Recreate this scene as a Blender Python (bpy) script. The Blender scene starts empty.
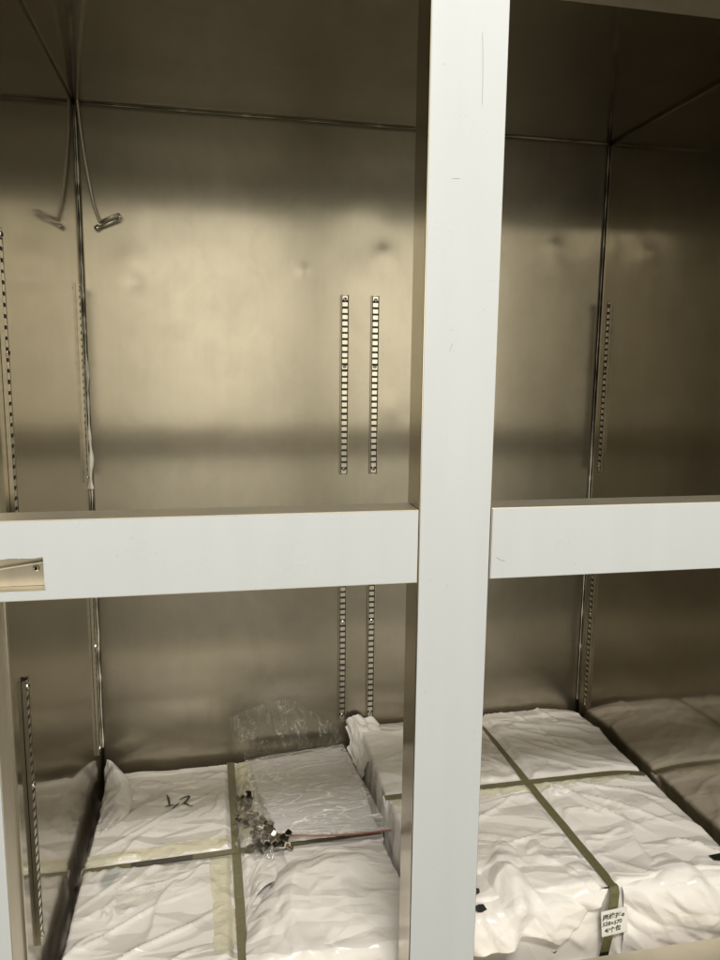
import bpy, bmesh, math, random
import numpy as np
from mathutils import Vector, Matrix, noise as mnoise

random.seed(7)
scene = bpy.context.scene
COL = scene.collection

# ------------------------------------------------------------------ dimensions (metres)
W, D = 1.10, 0.6952            # inside width and depth of the cabinet
ZF, ZC = -0.03, 1.395          # cabinet floor and ceiling
P0, P1 = 0.4909, 0.5833        # centre post
R0, R1 = 0.6432, 0.7348        # cross rails
FD = 0.05                      # depth of the front frame
HZ = 1.3446                    # lower edge of the header
SZ = 0.0326                    # top of the sill

# ------------------------------------------------------------------ helpers
def srgb(r, g, b):
    f = lambda c: (c / 255 / 12.92) if c / 255 <= 0.04045 else ((c / 255 + 0.055) / 1.055) ** 2.4
    return (f(r), f(g), f(b), 1)

class NT:
    def __init__(self, name):
        self.m = bpy.data.materials.new(name)
        self.m.use_nodes = True
        self.t = self.m.node_tree
        self.b = self.t.nodes['Principled BSDF']
        self.out = self.t.nodes['Material Output']
    def n(self, typ, **kw):
        x = self.t.nodes.new(typ)
        for k, v in kw.items():
            if k in x.inputs: x.inputs[k].default_value = v
            else: setattr(x, k, v)
        return x
    def l(self, a, b): self.t.links.new(a, b)
    def p(self, **kw):
        for k, v in kw.items(): self.b.inputs[k.replace('_', ' ')].default_value = v
    def ramp(self, fac, stops):
        r = self.n('ShaderNodeValToRGB')
        e = r.color_ramp.elements
        while len(e) < len(stops): e.new(0.5)
        for el, (pos, c) in zip(e, stops):
            el.position = pos
            el.color = c if len(c) == 4 else (*c, 1)
        self.l(fac, r.inputs['Fac'])
        return r
    def noise(self, scale, detail=4, rough=.5, stretch=None, dist=0):
        tc = self.n('ShaderNodeTexCoord')
        src = tc.outputs['Object']
        if stretch:
            mp = self.n('ShaderNodeMapping')
            mp.inputs['Scale'].default_value = stretch
            self.l(src, mp.inputs['Vector']); src = mp.outputs['Vector']
        nz = self.n('ShaderNodeTexNoise')
        nz.inputs['Scale'].default_value = scale
        nz.inputs['Detail'].default_value = detail
        nz.inputs['Roughness'].default_value = rough
        nz.inputs['Distortion'].default_value = dist
        self.l(src, nz.inputs['Vector'])
        return nz.outputs['Fac']
    def bump(self, h, strength, distance, prev=None):
        b = self.n('ShaderNodeBump')
        b.inputs['Strength'].default_value = strength
        b.inputs['Distance'].default_value = distance
        self.l(h, b.inputs['Height'])
        if prev: self.l(prev.outputs['Normal'], b.inputs['Normal'])
        return b

def steel(name, base=(.395, .360, .290), rough=.20, smear=.05, aniso=.8, axis='Z', wave=.02, polish=.48, prough=.07, pspread=.06, pcut=.12):
    """rolled stainless sheet with upright grain: reflections smear sideways and stay fairly crisp up and down"""
    k = NT(name)
    k.p(Metallic=1.0, Anisotropic=aniso)
    big = k.noise(3.0, 5, .6)
    c = k.ramp(big, [(.3, tuple(v * .95 for v in base)), (.7, tuple(v * 1.05 for v in base))])
    fine = k.noise(70, 3, .6, (1, 1, .015))
    c2 = k.ramp(fine, [(.3, (.98,) * 3), (.7, (1.015,) * 3)])
    sm_ = k.ramp(k.noise(11, 6, .7, (1, 1, .55), 1.8), [(.36, (.95,) * 3), (.50, (1,) * 3), (.68, (1.03,) * 3)])
    m0 = k.n('ShaderNodeMixRGB', blend_type='MULTIPLY'); m0.inputs['Fac'].default_value = 1
    k.l(c.outputs['Color'], m0.inputs['Color1']); k.l(sm_.outputs['Color'], m0.inputs['Color2'])
    mu = k.n('ShaderNodeMixRGB', blend_type='MULTIPLY'); mu.inputs['Fac'].default_value = 1
    k.l(m0.outputs['Color'], mu.inputs['Color1']); k.l(c2.outputs['Color'], mu.inputs['Color2'])
    k.l(mu.outputs['Color'], k.b.inputs['Base Color'])
    gr = k.noise(7.0, 6, .65, dist=.8)
    rr = k.ramp(gr, [(.35, (rough,) * 3), (.75, (rough + smear,) * 3)])
    k.l(rr.outputs['Color'], k.b.inputs['Roughness'])
    if aniso:
        tg = k.n('ShaderNodeTangent', direction_type='RADIAL', axis=axis)
        k.l(tg.outputs[0], k.b.inputs['Tangent'])
    hair = k.noise(80, 3, .6, (1, 1, .02))
    b1 = k.bump(hair, .03, .002)
    b2 = k.bump(k.noise(5.5, 2, .5), wave, .02, b1)
    k.l(b2.outputs['Normal'], k.b.inputs['Normal'])
    if aniso:                                        # polished share of the surface: clear, undirected reflection
        p2 = k.n('ShaderNodeBsdfPrincipled'); p2.inputs['Metallic'].default_value = 1.0
        r2_ = k.ramp(gr, [(.35, (prough,) * 3), (.75, (prough + pspread,) * 3)])
        k.l(r2_.outputs['Color'], p2.inputs['Roughness'])
        k.l(mu.outputs['Color'], p2.inputs['Base Color']); k.l(b2.outputs['Normal'], p2.inputs['Normal'])
        mf = k.ramp(k.noise(4.5, 5, .6, dist=.5), [(.3, (polish - pcut,) * 3), (.7, (polish + pcut,) * 3)])
        mx = k.n('ShaderNodeMixShader')
        k.l(mf.outputs['Color'], mx.inputs['Fac']); k.l(k.b.outputs[0], mx.inputs[1]); k.l(p2.outputs[0], mx.inputs[2])
        k.l(mx.outputs[0], k.out.inputs['Surface'])
    return k.m

def film_white():
    """pale protective film on the front of the frame, with faint scuffs and hairline scratches"""
    k = NT('pale protective film')
    st = k.noise(4, 4, .6, (6, 1, .6))
    c = k.ramp(st, [(.3, (.60, .635, .67)), (.7, (.63, .66, .695))])
    sc = k.noise(22, 5, .7, (.25, 1, 3.0), 1.5)
    s1 = k.ramp(sc, [(.69, (1, 1, 1)), (.74, (.86, .86, .86))])
    sp = k.noise(120, 2, .5)
    s2 = k.ramp(sp, [(.74, (1, 1, 1)), (.78, (.80, .79, .77))])
    col = c.outputs['Color']
    for q in (s1, s2):
        mu = k.n('ShaderNodeMixRGB', blend_type='MULTIPLY'); mu.inputs['Fac'].default_value = .6
        k.l(col, mu.inputs['Color1']); k.l(q.outputs['Color'], mu.inputs['Color2']); col = mu.outputs['Color']
    k.l(col, k.b.inputs['Base Color'])
    rr = k.ramp(k.noise(9, 5, .65), [(.3, (.24,) * 3), (.7, (.40,) * 3)])
    k.l(rr.outputs['Color'], k.b.inputs['Roughness'])
    k.p(IOR=1.5)
    b = k.bump(k.noise(5, 3, .5), .05, .012)
    b2 = k.bump(k.noise(160, 2, .5), .03, .0006, b)
    k.l(b2.outputs['Normal'], k.b.inputs['Normal'])
    return k.m

def sheet_white(name='white plastic sheeting', smudges=()):
    k = NT(name)
    n1 = k.noise(7, 4, .55)
    c = k.ramp(n1, [(.25, (.86, .825, .805)), (.75, (.91, .88, .86))])
    col = c.outputs['Color']
    tc = k.n('ShaderNodeTexCoord')
    for (cx, cy, rx_, ry_, an, st_) in smudges:      # grey-blue blots printed on / stuck to the sheeting
        mp = k.n('ShaderNodeMapping', vector_type='TEXTURE')
        mp.inputs['Location'].default_value = (cx, cy, .08); mp.inputs['Rotation'].default_value = (0, 0, an); mp.inputs['Scale'].default_value = (rx_, ry_, .08)
        k.l(tc.outputs['Object'], mp.inputs['Vector'])
        ad = k.n('ShaderNodeMixRGB', blend_type='ADD'); ad.inputs['Fac'].default_value = .5
        nz_ = k.n('ShaderNodeTexNoise'); nz_.inputs['Scale'].default_value = 30; k.l(tc.outputs['Object'], nz_.inputs['Vector'])
        k.l(mp.outputs['Vector'], ad.inputs['Color1']); k.l(nz_.outputs['Color'], ad.inputs['Color2'])
        sb = k.n('ShaderNodeVectorMath', operation='SUBTRACT'); sb.inputs[1].default_value = (.25, .25, .25); k.l(ad.outputs['Color'], sb.inputs[0])
        gr = k.n('ShaderNodeTexGradient', gradient_type='SPHERICAL'); k.l(sb.outputs[0], gr.inputs['Vector'])
        rp = k.ramp(gr.outputs['Fac'], [(.0, (0, 0, 0)), (.38, (st_,) * 3)])
        mx = k.n('ShaderNodeMixRGB'); mx.inputs['Color2'].default_value = (.40, .43, .43, 1)
        k.l(rp.outputs['Color'], mx.inputs['Fac']); k.l(col, mx.inputs['Color1']); col = mx.outputs['Color']
    k.l(col, k.b.inputs['Base Color'])
    rr = k.ramp(k.noise(12, 4, .6), [(.3, (.20,) * 3), (.7, (.31,) * 3)])
    k.l(rr.outputs['Color'], k.b.inputs['Roughness'])
    k.p(IOR=1.46)
    prev = None
    for sc_, rot_, str_, dist_, stretch_ in ((6, .65, .50, .030, 2.8), (15, -.5, .10, .010, 2.2), (48, .9, .04, .004, 1.5)):
        mp = k.n('ShaderNodeMapping')
        mp.inputs['Scale'].default_value = (1, stretch_, 1.3)
        mp.inputs['Rotation'].default_value = (.3, .2, rot_)
        k.l(tc.outputs['Object'], mp.inputs['Vector'])
        wn = k.n('ShaderNodeTexNoise'); wn.inputs['Scale'].default_value = sc_ * .5
        k.l(mp.outputs['Vector'], wn.inputs['Vector'])
        ad = k.n('ShaderNodeMixRGB', blend_type='ADD'); ad.inputs['Fac'].default_value = 1.4 / sc_
        k.l(mp.outputs['Vector'], ad.inputs['Color1']); k.l(wn.outputs['Color'], ad.inputs['Color2'])
        v = k.n('ShaderNodeTexVoronoi', feature='F1', distance='CHEBYCHEV'); v.inputs['Scale'].default_value = sc_
        k.l(ad.outputs['Color'], v.inputs['Vector'])
        prev = k.bump(v.outputs['Distance'], str_, dist_, prev)
    k.l(prev.outputs['Normal'], k.b.inputs['Normal'])
    return k.m

def plain(name, col, rough=.5, metal=0.0, nscale=30, amt=.12, bump=.1, bdist=.001):
    k = NT(name)
    nz = k.noise(nscale, 4, .6)
    c = k.ramp(nz, [(.3, tuple(v * (1 - amt) for v in col)), (.7, tuple(min(1, v * (1 + amt)) for v in col))])
    k.l(c.outputs['Color'], k.b.inputs['Base Color'])
    k.p(Roughness=rough, Metallic=metal)
    if bump:
        b = k.bump(nz, bump, bdist)
        k.l(b.outputs['Normal'], k.b.inputs['Normal'])
    return k.m

def clear_film(name, tint=(1, 1, 1), haze=.08, gloss=.16, rough=.08, bscale=60, bstr=.6, bdist=.004, stretch=None, streak=None, sdet=4):
    """thin clear plastic: mostly see-through, with milky scatter and sharp glints"""
    k = NT(name)
    k.t.nodes.remove(k.b)
    tr = k.n('ShaderNodeBsdfTransparent'); tr.inputs['Color'].default_value = (*tint, 1)
    df = k.n('ShaderNodeBsdfDiffuse'); df.inputs['Color'].default_value = (*(min(1, c * .95) for c in tint), 1)
    gl = k.n('ShaderNodeBsdfGlossy'); gl.inputs['Roughness'].default_value = rough
    gl.inputs['Color'].default_value = (.95, .95, .95, 1)
    nz = k.noise(bscale, 5, .6, stretch, .8)
    b = k.bump(nz, bstr, bdist)
    for s in (df, gl): k.l(b.outputs['Normal'], s.inputs['Normal'])
    m1 = k.n('ShaderNodeMixShader'); m1.inputs['Fac'].default_value = haze
    k.l(tr.outputs[0], m1.inputs[1]); k.l(df.outputs[0], m1.inputs[2])
    ge = k.n('ShaderNodeNewGeometry')
    dt = k.n('ShaderNodeVectorMath', operation='DOT_PRODUCT')
    k.l(ge.outputs['Incoming'], dt.inputs[0]); k.l(b.outputs['Normal'], dt.inputs[1])
    ab = k.n('ShaderNodeMath', operation='ABSOLUTE'); k.l(dt.outputs['Value'], ab.inputs[0])
    iv = k.n('ShaderNodeMath', operation='SUBTRACT'); iv.inputs[0].default_value = 1; k.l(ab.outputs[0], iv.inputs[1])
    pw = k.n('ShaderNodeMath', operation='POWER'); pw.inputs[1].default_value = 4; k.l(iv.outputs[0], pw.inputs[0])
    mm = k.n('ShaderNodeMath', operation='MULTIPLY_ADD'); mm.inputs[1].default_value = .8; mm.inputs[2].default_value = .05 + gloss
    k.l(pw.outputs[0], mm.inputs[0])
    cl = k.n('ShaderNodeClamp'); k.l(mm.outputs[0], cl.inputs[0])
    fac = cl.outputs[0]
    if streak:  # streaks paint crinkle highlights and crease whitening into haze and gloss
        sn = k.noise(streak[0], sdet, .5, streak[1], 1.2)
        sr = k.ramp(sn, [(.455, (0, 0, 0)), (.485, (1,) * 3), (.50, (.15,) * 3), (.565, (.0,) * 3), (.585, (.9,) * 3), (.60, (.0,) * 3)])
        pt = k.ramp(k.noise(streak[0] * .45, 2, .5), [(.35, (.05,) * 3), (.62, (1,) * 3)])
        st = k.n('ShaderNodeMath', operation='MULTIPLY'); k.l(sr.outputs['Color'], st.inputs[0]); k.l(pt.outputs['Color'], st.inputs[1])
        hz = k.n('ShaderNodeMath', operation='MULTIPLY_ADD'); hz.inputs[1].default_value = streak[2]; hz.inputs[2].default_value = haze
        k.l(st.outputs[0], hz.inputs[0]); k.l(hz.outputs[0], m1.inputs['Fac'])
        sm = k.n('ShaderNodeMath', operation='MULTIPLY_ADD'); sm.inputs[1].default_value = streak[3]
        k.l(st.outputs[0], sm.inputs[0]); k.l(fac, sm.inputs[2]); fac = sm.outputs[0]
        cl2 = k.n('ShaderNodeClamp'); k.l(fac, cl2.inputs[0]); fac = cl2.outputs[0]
    m2 = k.n('ShaderNodeMixShader')
    k.l(fac, m2.inputs['Fac']); k.l(m1.outputs[0], m2.inputs[1]); k.l(gl.outputs[0], m2.inputs[2])
    k.l(m2.outputs[0], k.out.inputs['Surface'])
    return k.m

M = dict(
    steel=steel('stainless steel sheet', polish=.36, rough=.205, aniso=.78, prough=.40, pspread=.06, pcut=.08, wave=.035),
    steel_side=steel('stainless steel sheet, side', polish=.62, rough=.16, prough=.05, pspread=.05, wave=.01),
    steel_flat=steel('stainless steel sheet, level', axis='X'),
    pocket=steel('stainless steel pocket', (.50, .455, .375), .42, .05, 0.0, wave=0.0),
    trim_clear=steel('stainless steel trim, post', (.52, .48, .39), .18, .05, 0.0, wave=0.0),
    trim=steel('stainless steel trim', (.76, .715, .61), .5, .05, 0.0, wave=0.0),
    film=film_white(),
    sheet=sheet_white(),
    sheet_left=sheet_white('white plastic sheeting, left', [(.063 - .276, .335 - .386, .016, .036, -.35, .8)]),
    sheet_right=sheet_white('white plastic sheeting, right', [(1.04 - .8195, .445 - .391, .034, .040, .3, .55), (.958 - .8195, .240 - .391, .012, .028, .2, .7)]),
    dark=plain('painted slot shade', (.028, .024, .02), .5),
    rung=plain('bright pressed steel', (.66, .62, .53), .27, 1.0, 80, .06, .05),
    bright=plain('bright metal', (.72, .69, .62), .2, 1.0, 60, .1, .1),
    scuff=plain('dark scuff', (.30, .29, .27), .5, 0, 60, .1, 0),
    flange=plain('strip edge steel', (.42, .38, .30), .36, 1.0, 80, .1, .05),
    darkzinc=plain('dark zinc plate', (.10, .088, .072), .28, 1.0, 90, .3, .15),
    zinc=plain('dull zinc plate', (.30, .275, .235), .42, 1.0, 90, .2, .15),
    seal=plain('clear sealant', (.80, .76, .66), .15, 0, 90, .15, .5, .003),
    strap=plain('olive strapping band', (.135, .125, .055), .38, 0, 160, .16, .25, .0008),
    strapdark=plain('strap reflection and scrap black', (.012, .012, .01), .4, 0, 120),  # paints a dark reflection into the straps; also colours the black scraps
    ink=plain('black marker ink', (.012, .011, .011), .5, 0, 60, .1, 0),
    label=plain('white label paper', (.80, .79, .77), .6, 0, 60, .03, .05),
    paper=plain('pale lilac paper', (.74, .715, .745), .6, 0, 22, .03, .10, .002),
    red=plain('red zip strip', (.36, .12, .10), .35, 0, 60),
    bag_small=clear_film('clear little bag', (.97, .96, .94), .04, .04, .12, 24, .7, .014, (1, 1.6, 1), (14, (1, 1.5, 1), .35, .30), 2),
    tape=clear_film('yellowed packing tape', (.965, .95, .82), .42, .02, .2, 55, .6, .005),
    bag=clear_film('clear plastic bag', (.985, .985, .99), .26, .03, .13, 20, .5, .012, (1, 3.2, 1), (7, (1, 3.2, 1), .7, .15), 1),
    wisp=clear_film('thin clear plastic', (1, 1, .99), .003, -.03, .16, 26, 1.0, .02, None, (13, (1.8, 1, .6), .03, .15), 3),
    blue=plain('blue grey patch', (.52, .55, .54), .4, 0, 40, .06, .1),
)

def link(name, me, parent=None, mats=(), smooth=False, loc=None):
    """link a mesh given in world coordinates as one object, origin at loc or at the parent's place"""
    o = bpy.data.objects.new(name, me)
    COL.objects.link(o)
    for m in mats: me.materials.append(m)
    if smooth:
        me.polygons.foreach_set('use_smooth', [True] * len(me.polygons))
    off = Vector((0, 0, 0))
    q = parent
    while q is not None:
        off += q.location; q = q.parent
    if loc is None and parent is not None:
        me.transform(Matrix.Translation(-off))
    else:
        lw = Vector(loc) if loc is not None else Vector((0, 0, 0))
        me.transform(Matrix.Translation(-lw))
        o.location = lw - off
    o.parent = parent
    me.update()
    return o

def thing(name, label, cat, loc, group=None):
    o = bpy.data.objects.new(name, None)
    o.empty_display_size = .05
    COL.objects.link(o)
    o.location = loc
    o['label'] = label; o['category'] = cat; o['kind'] = 'thing'
    if group: o['group'] = group
    return o

class MB:
    def __init__(self): self.b = bmesh.new()
    def box(self, lo, hi, mi=0, bev=0.0):
        r = bmesh.ops.create_cube(self.b, size=1)
        vs = r['verts']
        for v in vs:
            v.co = Vector([(lo[i] + hi[i]) / 2 + v.co[i] * (hi[i] - lo[i]) for i in range(3)])
        fs = set(f for v in vs for f in v.link_faces)
        for f in fs: f.material_index = mi
        if bev:
            es = list(set(e for v in vs for e in v.link_edges))
            bmesh.ops.bevel(self.b, geom=es, offset=bev, segments=2, affect='EDGES', profile=.6)
        return self
    def cyl(self, p0, p1, r0, r1=None, seg=14, mi=0):
        p0, p1 = Vector(p0), Vector(p1)
        d = p1 - p0
        rot = d.to_track_quat('Z', 'Y').to_matrix().to_4x4()
        r = bmesh.ops.create_cone(self.b, cap_ends=True, segments=seg, radius1=r0, radius2=r0 if r1 is None else r1,
                                  depth=d.length, matrix=Matrix.Translation((p0 + p1) / 2) @ rot)
        for f in set(f for v in r['verts'] for f in v.link_faces): f.material_index = mi
        return self
    def tube(self, pts, r, seg=8):
        pts = [Vector(p) for p in pts]
        rings = []
        for i, p in enumerate(pts):
            t = (pts[min(i + 1, len(pts) - 1)] - pts[max(i - 1, 0)]).normalized()
            a = t.orthogonal().normalized() if i == 0 else (a - t * a.dot(t)).normalized()
            c = t.cross(a)
            rings.append([self.b.verts.new(p + (a * math.cos(2 * math.pi * k / seg) + c * math.sin(2 * math.pi * k / seg)) * r) for k in range(seg)])
        for A, B in zip(rings, rings[1:]):
            for k in range(seg):
                self.b.faces.new((A[k], A[(k + 1) % seg], B[(k + 1) % seg], B[k]))
        self.b.faces.new(rings[0][::-1]); self.b.faces.new(rings[-1])
        return self
    def mesh(self, name):
        bmesh.ops.recalc_face_normals(self.b, faces=self.b.faces[:])
        me = bpy.data.meshes.new(name); self.b.to_mesh(me); self.b.free()
        return me
    def build(self, name, mats, parent=None, smooth=False, loc=None):
        return link(name, self.mesh(name), parent, mats if isinstance(mats, (list, tuple)) else [mats], smooth, loc)

def grid_mesh(name, P, thick=0.0):
    """P: (n, m, 3) array of points -> quad mesh, optionally with thickness"""
    n, m = P.shape[:2]
    idx = np.arange(n * m).reshape(n, m)
    q = np.stack([idx[:-1, :-1], idx[1:, :-1], idx[1:, 1:], idx[:-1, 1:]], -1).reshape(-1, 4)
    nz_ = np.cross(P[1:, :-1] - P[:-1, :-1], P[:-1, 1:] - P[:-1, :-1])[..., 2].mean()
    if nz_ < 0: q = q[:, ::-1]
    me = bpy.data.meshes.new(name)
    me.from_pydata(P.reshape(-1, 3).tolist(), [], q.tolist())
    me.update()
    return me

def solidify(o, t, offset=1):
    s = o.modifiers.new('thickness', 'SOLIDIFY'); s.thickness = t; s.offset = offset
    return o

def subsurf(o, lv=1):
    s = o.modifiers.new('smooth', 'SUBSURF'); s.levels = lv; s.render_levels = lv
    return o

def vnoise(A, B, freq, seed, stretch=1.0, ang=0.0, octaves=3):
    """smooth value noise over arrays A, B (vectorised)"""
    rng = np.random.RandomState(seed)
    ca, sa = math.cos(ang), math.sin(ang)
    U = (A * ca + B * sa) * freq / stretch
    V = (-A * sa + B * ca) * freq
    out = np.zeros_like(A); amp = 1.0
    for o in range(octaves):
        T = rng.rand(64, 64)
        u = U + rng.rand() * 50 + 500; v = V + rng.rand() * 50 + 500
        iu = np.floor(u).astype(int); iv = np.floor(v).astype(int)
        fu = u - iu; fv = v - iv
        fu = fu * fu * (3 - 2 * fu); fv = fv * fv * (3 - 2 * fv)
        g = lambda i, j: T[i % 64, j % 64]
        out += amp * ((g(iu, iv) * (1 - fu) + g(iu + 1, iv) * fu) * (1 - fv) + (g(iu, iv + 1) * (1 - fu) + g(iu + 1, iv + 1) * fu) * fv - .5)
        U, V, amp = U * 2.1, V * 2.1, amp * .5
    return out

def facet(A, B, freq, seed, stretch=2.0, ang=0.0):
    """piecewise-linear crumple: flat facets that meet in sharp creases, range about -.5 .. .5"""
    rng = np.random.RandomState(seed)
    ca, sa = math.cos(ang), math.sin(ang)
    U = (A * ca + B * sa) * freq / stretch; V = (-A * sa + B * ca) * freq
    wu = vnoise(A, B, freq * .45, seed + 77, 1, 0, 1) * .8; wv = vnoise(A, B, freq * .45, seed + 78, 1, 0, 1) * .8
    U = U + wu + 500.3; V = V + wv + 500.7
    T = rng.rand(64, 64)
    i = np.floor(U).astype(int); j = np.floor(V).astype(int); u = U - i; v = V - j
    g = lambda a, b: T[a % 64, b % 64]
    lo = u > v
    h = np.where(lo, g(i, j) + (g(i + 1, j) - g(i, j)) * u + (g(i + 1, j + 1) - g(i + 1, j)) * v,
                 g(i, j) + (g(i + 1, j + 1) - g(i, j + 1)) * u + (g(i, j + 1) - g(i, j)) * v)
    return h - .5

def folds(A, B, creases):
    """sharp one-sided folds along segments: (start, end, height, gentle width)"""
    out = np.zeros_like(A)
    for (p, q, hgt, wd) in creases:
        p, q = np.array(p, float), np.array(q, float); L = np.linalg.norm(q - p); t = (q - p) / L
        s = ((A - p[0]) * t[0] + (B - p[1]) * t[1]) / L
        d = -(A - p[0]) * t[1] + (B - p[1]) * t[0]
        d = d + .10 * L * (s - .5) ** 2 * (1 if hgt > 0 else -1) + .004 * np.sin(s * 9 + hgt * 900)
        ss = s.clip(0, 1)
        tap = np.clip(np.minimum(s * 7, (1 - s) * 2.5), 0, 1)
        prof = np.where(d > 0, np.exp(-(np.abs(d) / np.maximum(wd * .13, .0038))), np.exp(d / wd))
        out = np.maximum(out, abs(hgt) * prof * tap)
    return out

def random_folds(n, x0, x1, y0, y1, ang, seed, hmax=.005):
    rng = np.random.RandomState(seed); out = []
    for _ in range(n):
        x, y = rng.uniform(x0, x1), rng.uniform(y0, y1)
        a = ang + rng.normal(0, .45); L = rng.uniform(.06, .28)
        dx, dy = math.cos(a) * L / 2, math.sin(a) * L / 2
        if rng.rand() < .5: dx, dy = -dx, -dy
        out.append(((x - dx, y - dy), (x + dx, y + dy), hmax * rng.uniform(.25, 1), rng.uniform(.008, .03)))
    return out

def catmull(C, k):
    """refine control points along axis 0, k steps per span"""
    n = len(C); out = []
    for i in range(n - 1):
        p0, p1, p2, p3 = C[max(i - 1, 0)], C[i], C[i + 1], C[min(i + 2, n - 1)]
        for s in range(k):
            t = s / k
            out.append(.5 * ((2 * p1) + (-p0 + p2) * t + (2 * p0 - 5 * p1 + 4 * p2 - p3) * t * t + (-p0 + 3 * p1 - 3 * p2 + p3) * t ** 3))
    out.append(C[-1])
    return np.array(out)

def loft(rows, k=14):
    C = np.array(rows, float)
    C = catmull(C, k)
    return np.swapaxes(catmull(np.swapaxes(C, 0, 1), k), 0, 1)

def crumple(P, seed, amp=.003, freq=40, stretch=2.5, ang=.6):
    """push a sheet along its normal with ridged folds"""
    du = np.gradient(P, axis=0); dv = np.gradient(P, axis=1)
    N = np.cross(du, dv); N /= np.linalg.norm(N, axis=-1, keepdims=True) + 1e-9
    A = P[..., 0] + P[..., 2] * .7; B = P[..., 1] - P[..., 2] * .7
    h = 1.7 * facet(A, B, freq * .8, seed, stretch, ang) + 1.1 * facet(A, B, freq * 1.7, seed + 1, stretch, ang + .7) + .5 * facet(A, B, freq * 3.6, seed + 2, 1.6, ang - .5)
    return P + N * (h * amp)[..., None]

# ================================================================== the refrigerator cabinet
cab = thing('refrigerator_cabinet', 'open stainless steel refrigerator cabinet with pale front post and rails', 'refrigerator', (W / 2, D / 2, ZF))

def wall_panel(name, origin, U, V, nu, nv, seed, thick_dir, mat, dents=(), amp=.0006):
    """thin sheet-metal panel with slight oil-canning; U and V span it, thick_dir points to the back of the sheet"""
    O, U, V, T = map(lambda q: np.array(q, float), (origin, U, V, thick_dir))
    u = np.linspace(0, 1, nu); v = np.linspace(0, 1, nv)
    Ug, Vg = np.meshgrid(u, v, indexing='ij')
    a = Ug * np.linalg.norm(U); b = Vg * np.linalg.norm(V)
    h = vnoise(a, b, 3.2, seed, 1.3, .2, 2) * amp * 2
    edge = np.minimum(np.minimum(a, a.max() - a), np.minimum(b, b.max() - b))
    h *= np.clip(edge / .06, 0, 1)
    for (da, db, r, dep) in dents:
        d2 = ((a - da) ** 2 + (b - db) ** 2) / r ** 2
        h += dep * np.exp(-d2)
    Tn = T / np.linalg.norm(T)
    F = O + Ug[..., None] * U + Vg[..., None] * V - Tn * h[..., None]
    Bk = O + Ug[..., None] * U + Vg[..., None] * V + T
    me = bpy.data.meshes.new(name)
    n, m = F.shape[:2]
    idx = np.arange(n * m).reshape(n, m)
    q = np.stack([idx[:-1, :-1], idx[1:, :-1], idx[1:, 1:], idx[:-1, 1:]], -1).reshape(-1, 4).tolist()
    vs = F.reshape(-1, 3).tolist()
    c = [Bk[0, 0], Bk[-1, 0], Bk[-1, -1], Bk[0, -1]]
    k0 = len(vs); vs += [list(x) for x in c]
    q.append([k0 + 3, k0 + 2, k0 + 1, k0])
    rim = [idx[:, 0], idx[-1, :], idx[::-1, -1], idx[0, ::-1]]
    for s in range(4):
        q.append(list(map(int, rim[s][::-1])) + [k0 + s, k0 + (s + 1) % 4])
    me.from_pydata(vs, [], q)
    bm = bmesh.new(); bm.from_mesh(me); bmesh.ops.recalc_face_normals(bm, faces=bm.faces[:])
    for f in bm.faces: f.smooth = len(f.verts) == 4 and f.calc_area() < .01
    bm.to_mesh(me); bm.free()
    return link(name, me, cab, [mat])

H = ZC - ZF
TH = .04
wall_panel('back_wall', (0, D, ZF), (W, 0, 0), (0, 0, H), 140, 180, 3, (0, TH, 0), M['steel'],
           [(.10, 1.10, .016, -.0011), (.432, 1.135, .010, .0014), (.555, 1.20, .05, -.0012), (.60, 1.17, .022, .0015),
            (.09, 1.14, .03, .0012), (.985, 1.20, .02, .0006), (.62, .86, .03, .0007), (.20, 1.16, .05, .0009), (.33, 1.10, .07, -.0010), (.16, 1.03, .03, .0007), (.75, 1.12, .06, .001), (1.0, 1.18, .03, .0005)], .0006)
wall_panel('side_wall', (0, FD, ZF), (0, D - FD, 0), (0, 0, H), 70, 140, 5, (-TH, 0, 0), M['steel_side'], [(.30, .30, .03, .0006)], .0003)
wall_panel('side_wall', (W, FD, ZF), (0, D - FD, 0), (0, 0, H), 70, 140, 8, (TH, 0, 0), M['steel_side'],
           [(.60, 1.20, .02, .0006), (.47, 1.2, .02, -.0004)], .0003)
wall_panel('ceiling_panel', (-TH, FD, ZC), (W + 2 * TH, 0, 0), (0, D - FD + TH, 0), 100, 60, 11, (0, 0, TH), M['steel_flat'], [], .0004)
wall_panel('floor_panel', (-TH, FD, ZF), (W + 2 * TH, 0, 0), (0, D - FD + TH, 0), 60, 40, 12, (0, 0, -TH), M['steel_flat'], [], .0004)

def frame_bar(name, lo, hi, loc=None):
    """steel box section whose front face carries a sheet of pale film (a sub-part 1 mm proud)"""
    o = MB().box(lo, hi, 0, .0012).build(name, M['trim'], cab)
    return o

post = MB().box((P0, .0012, ZF - .1), (P1, FD + .006, ZC + .14), 0, .0015).build('center_post', M['trim_clear'], cab)
MB().box((P0 + .0012, -.0002, ZF - .1), (P1 - .0012, .0008, ZC + .14), 0, .0003).build('protective_film', M['film'], post)

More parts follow.
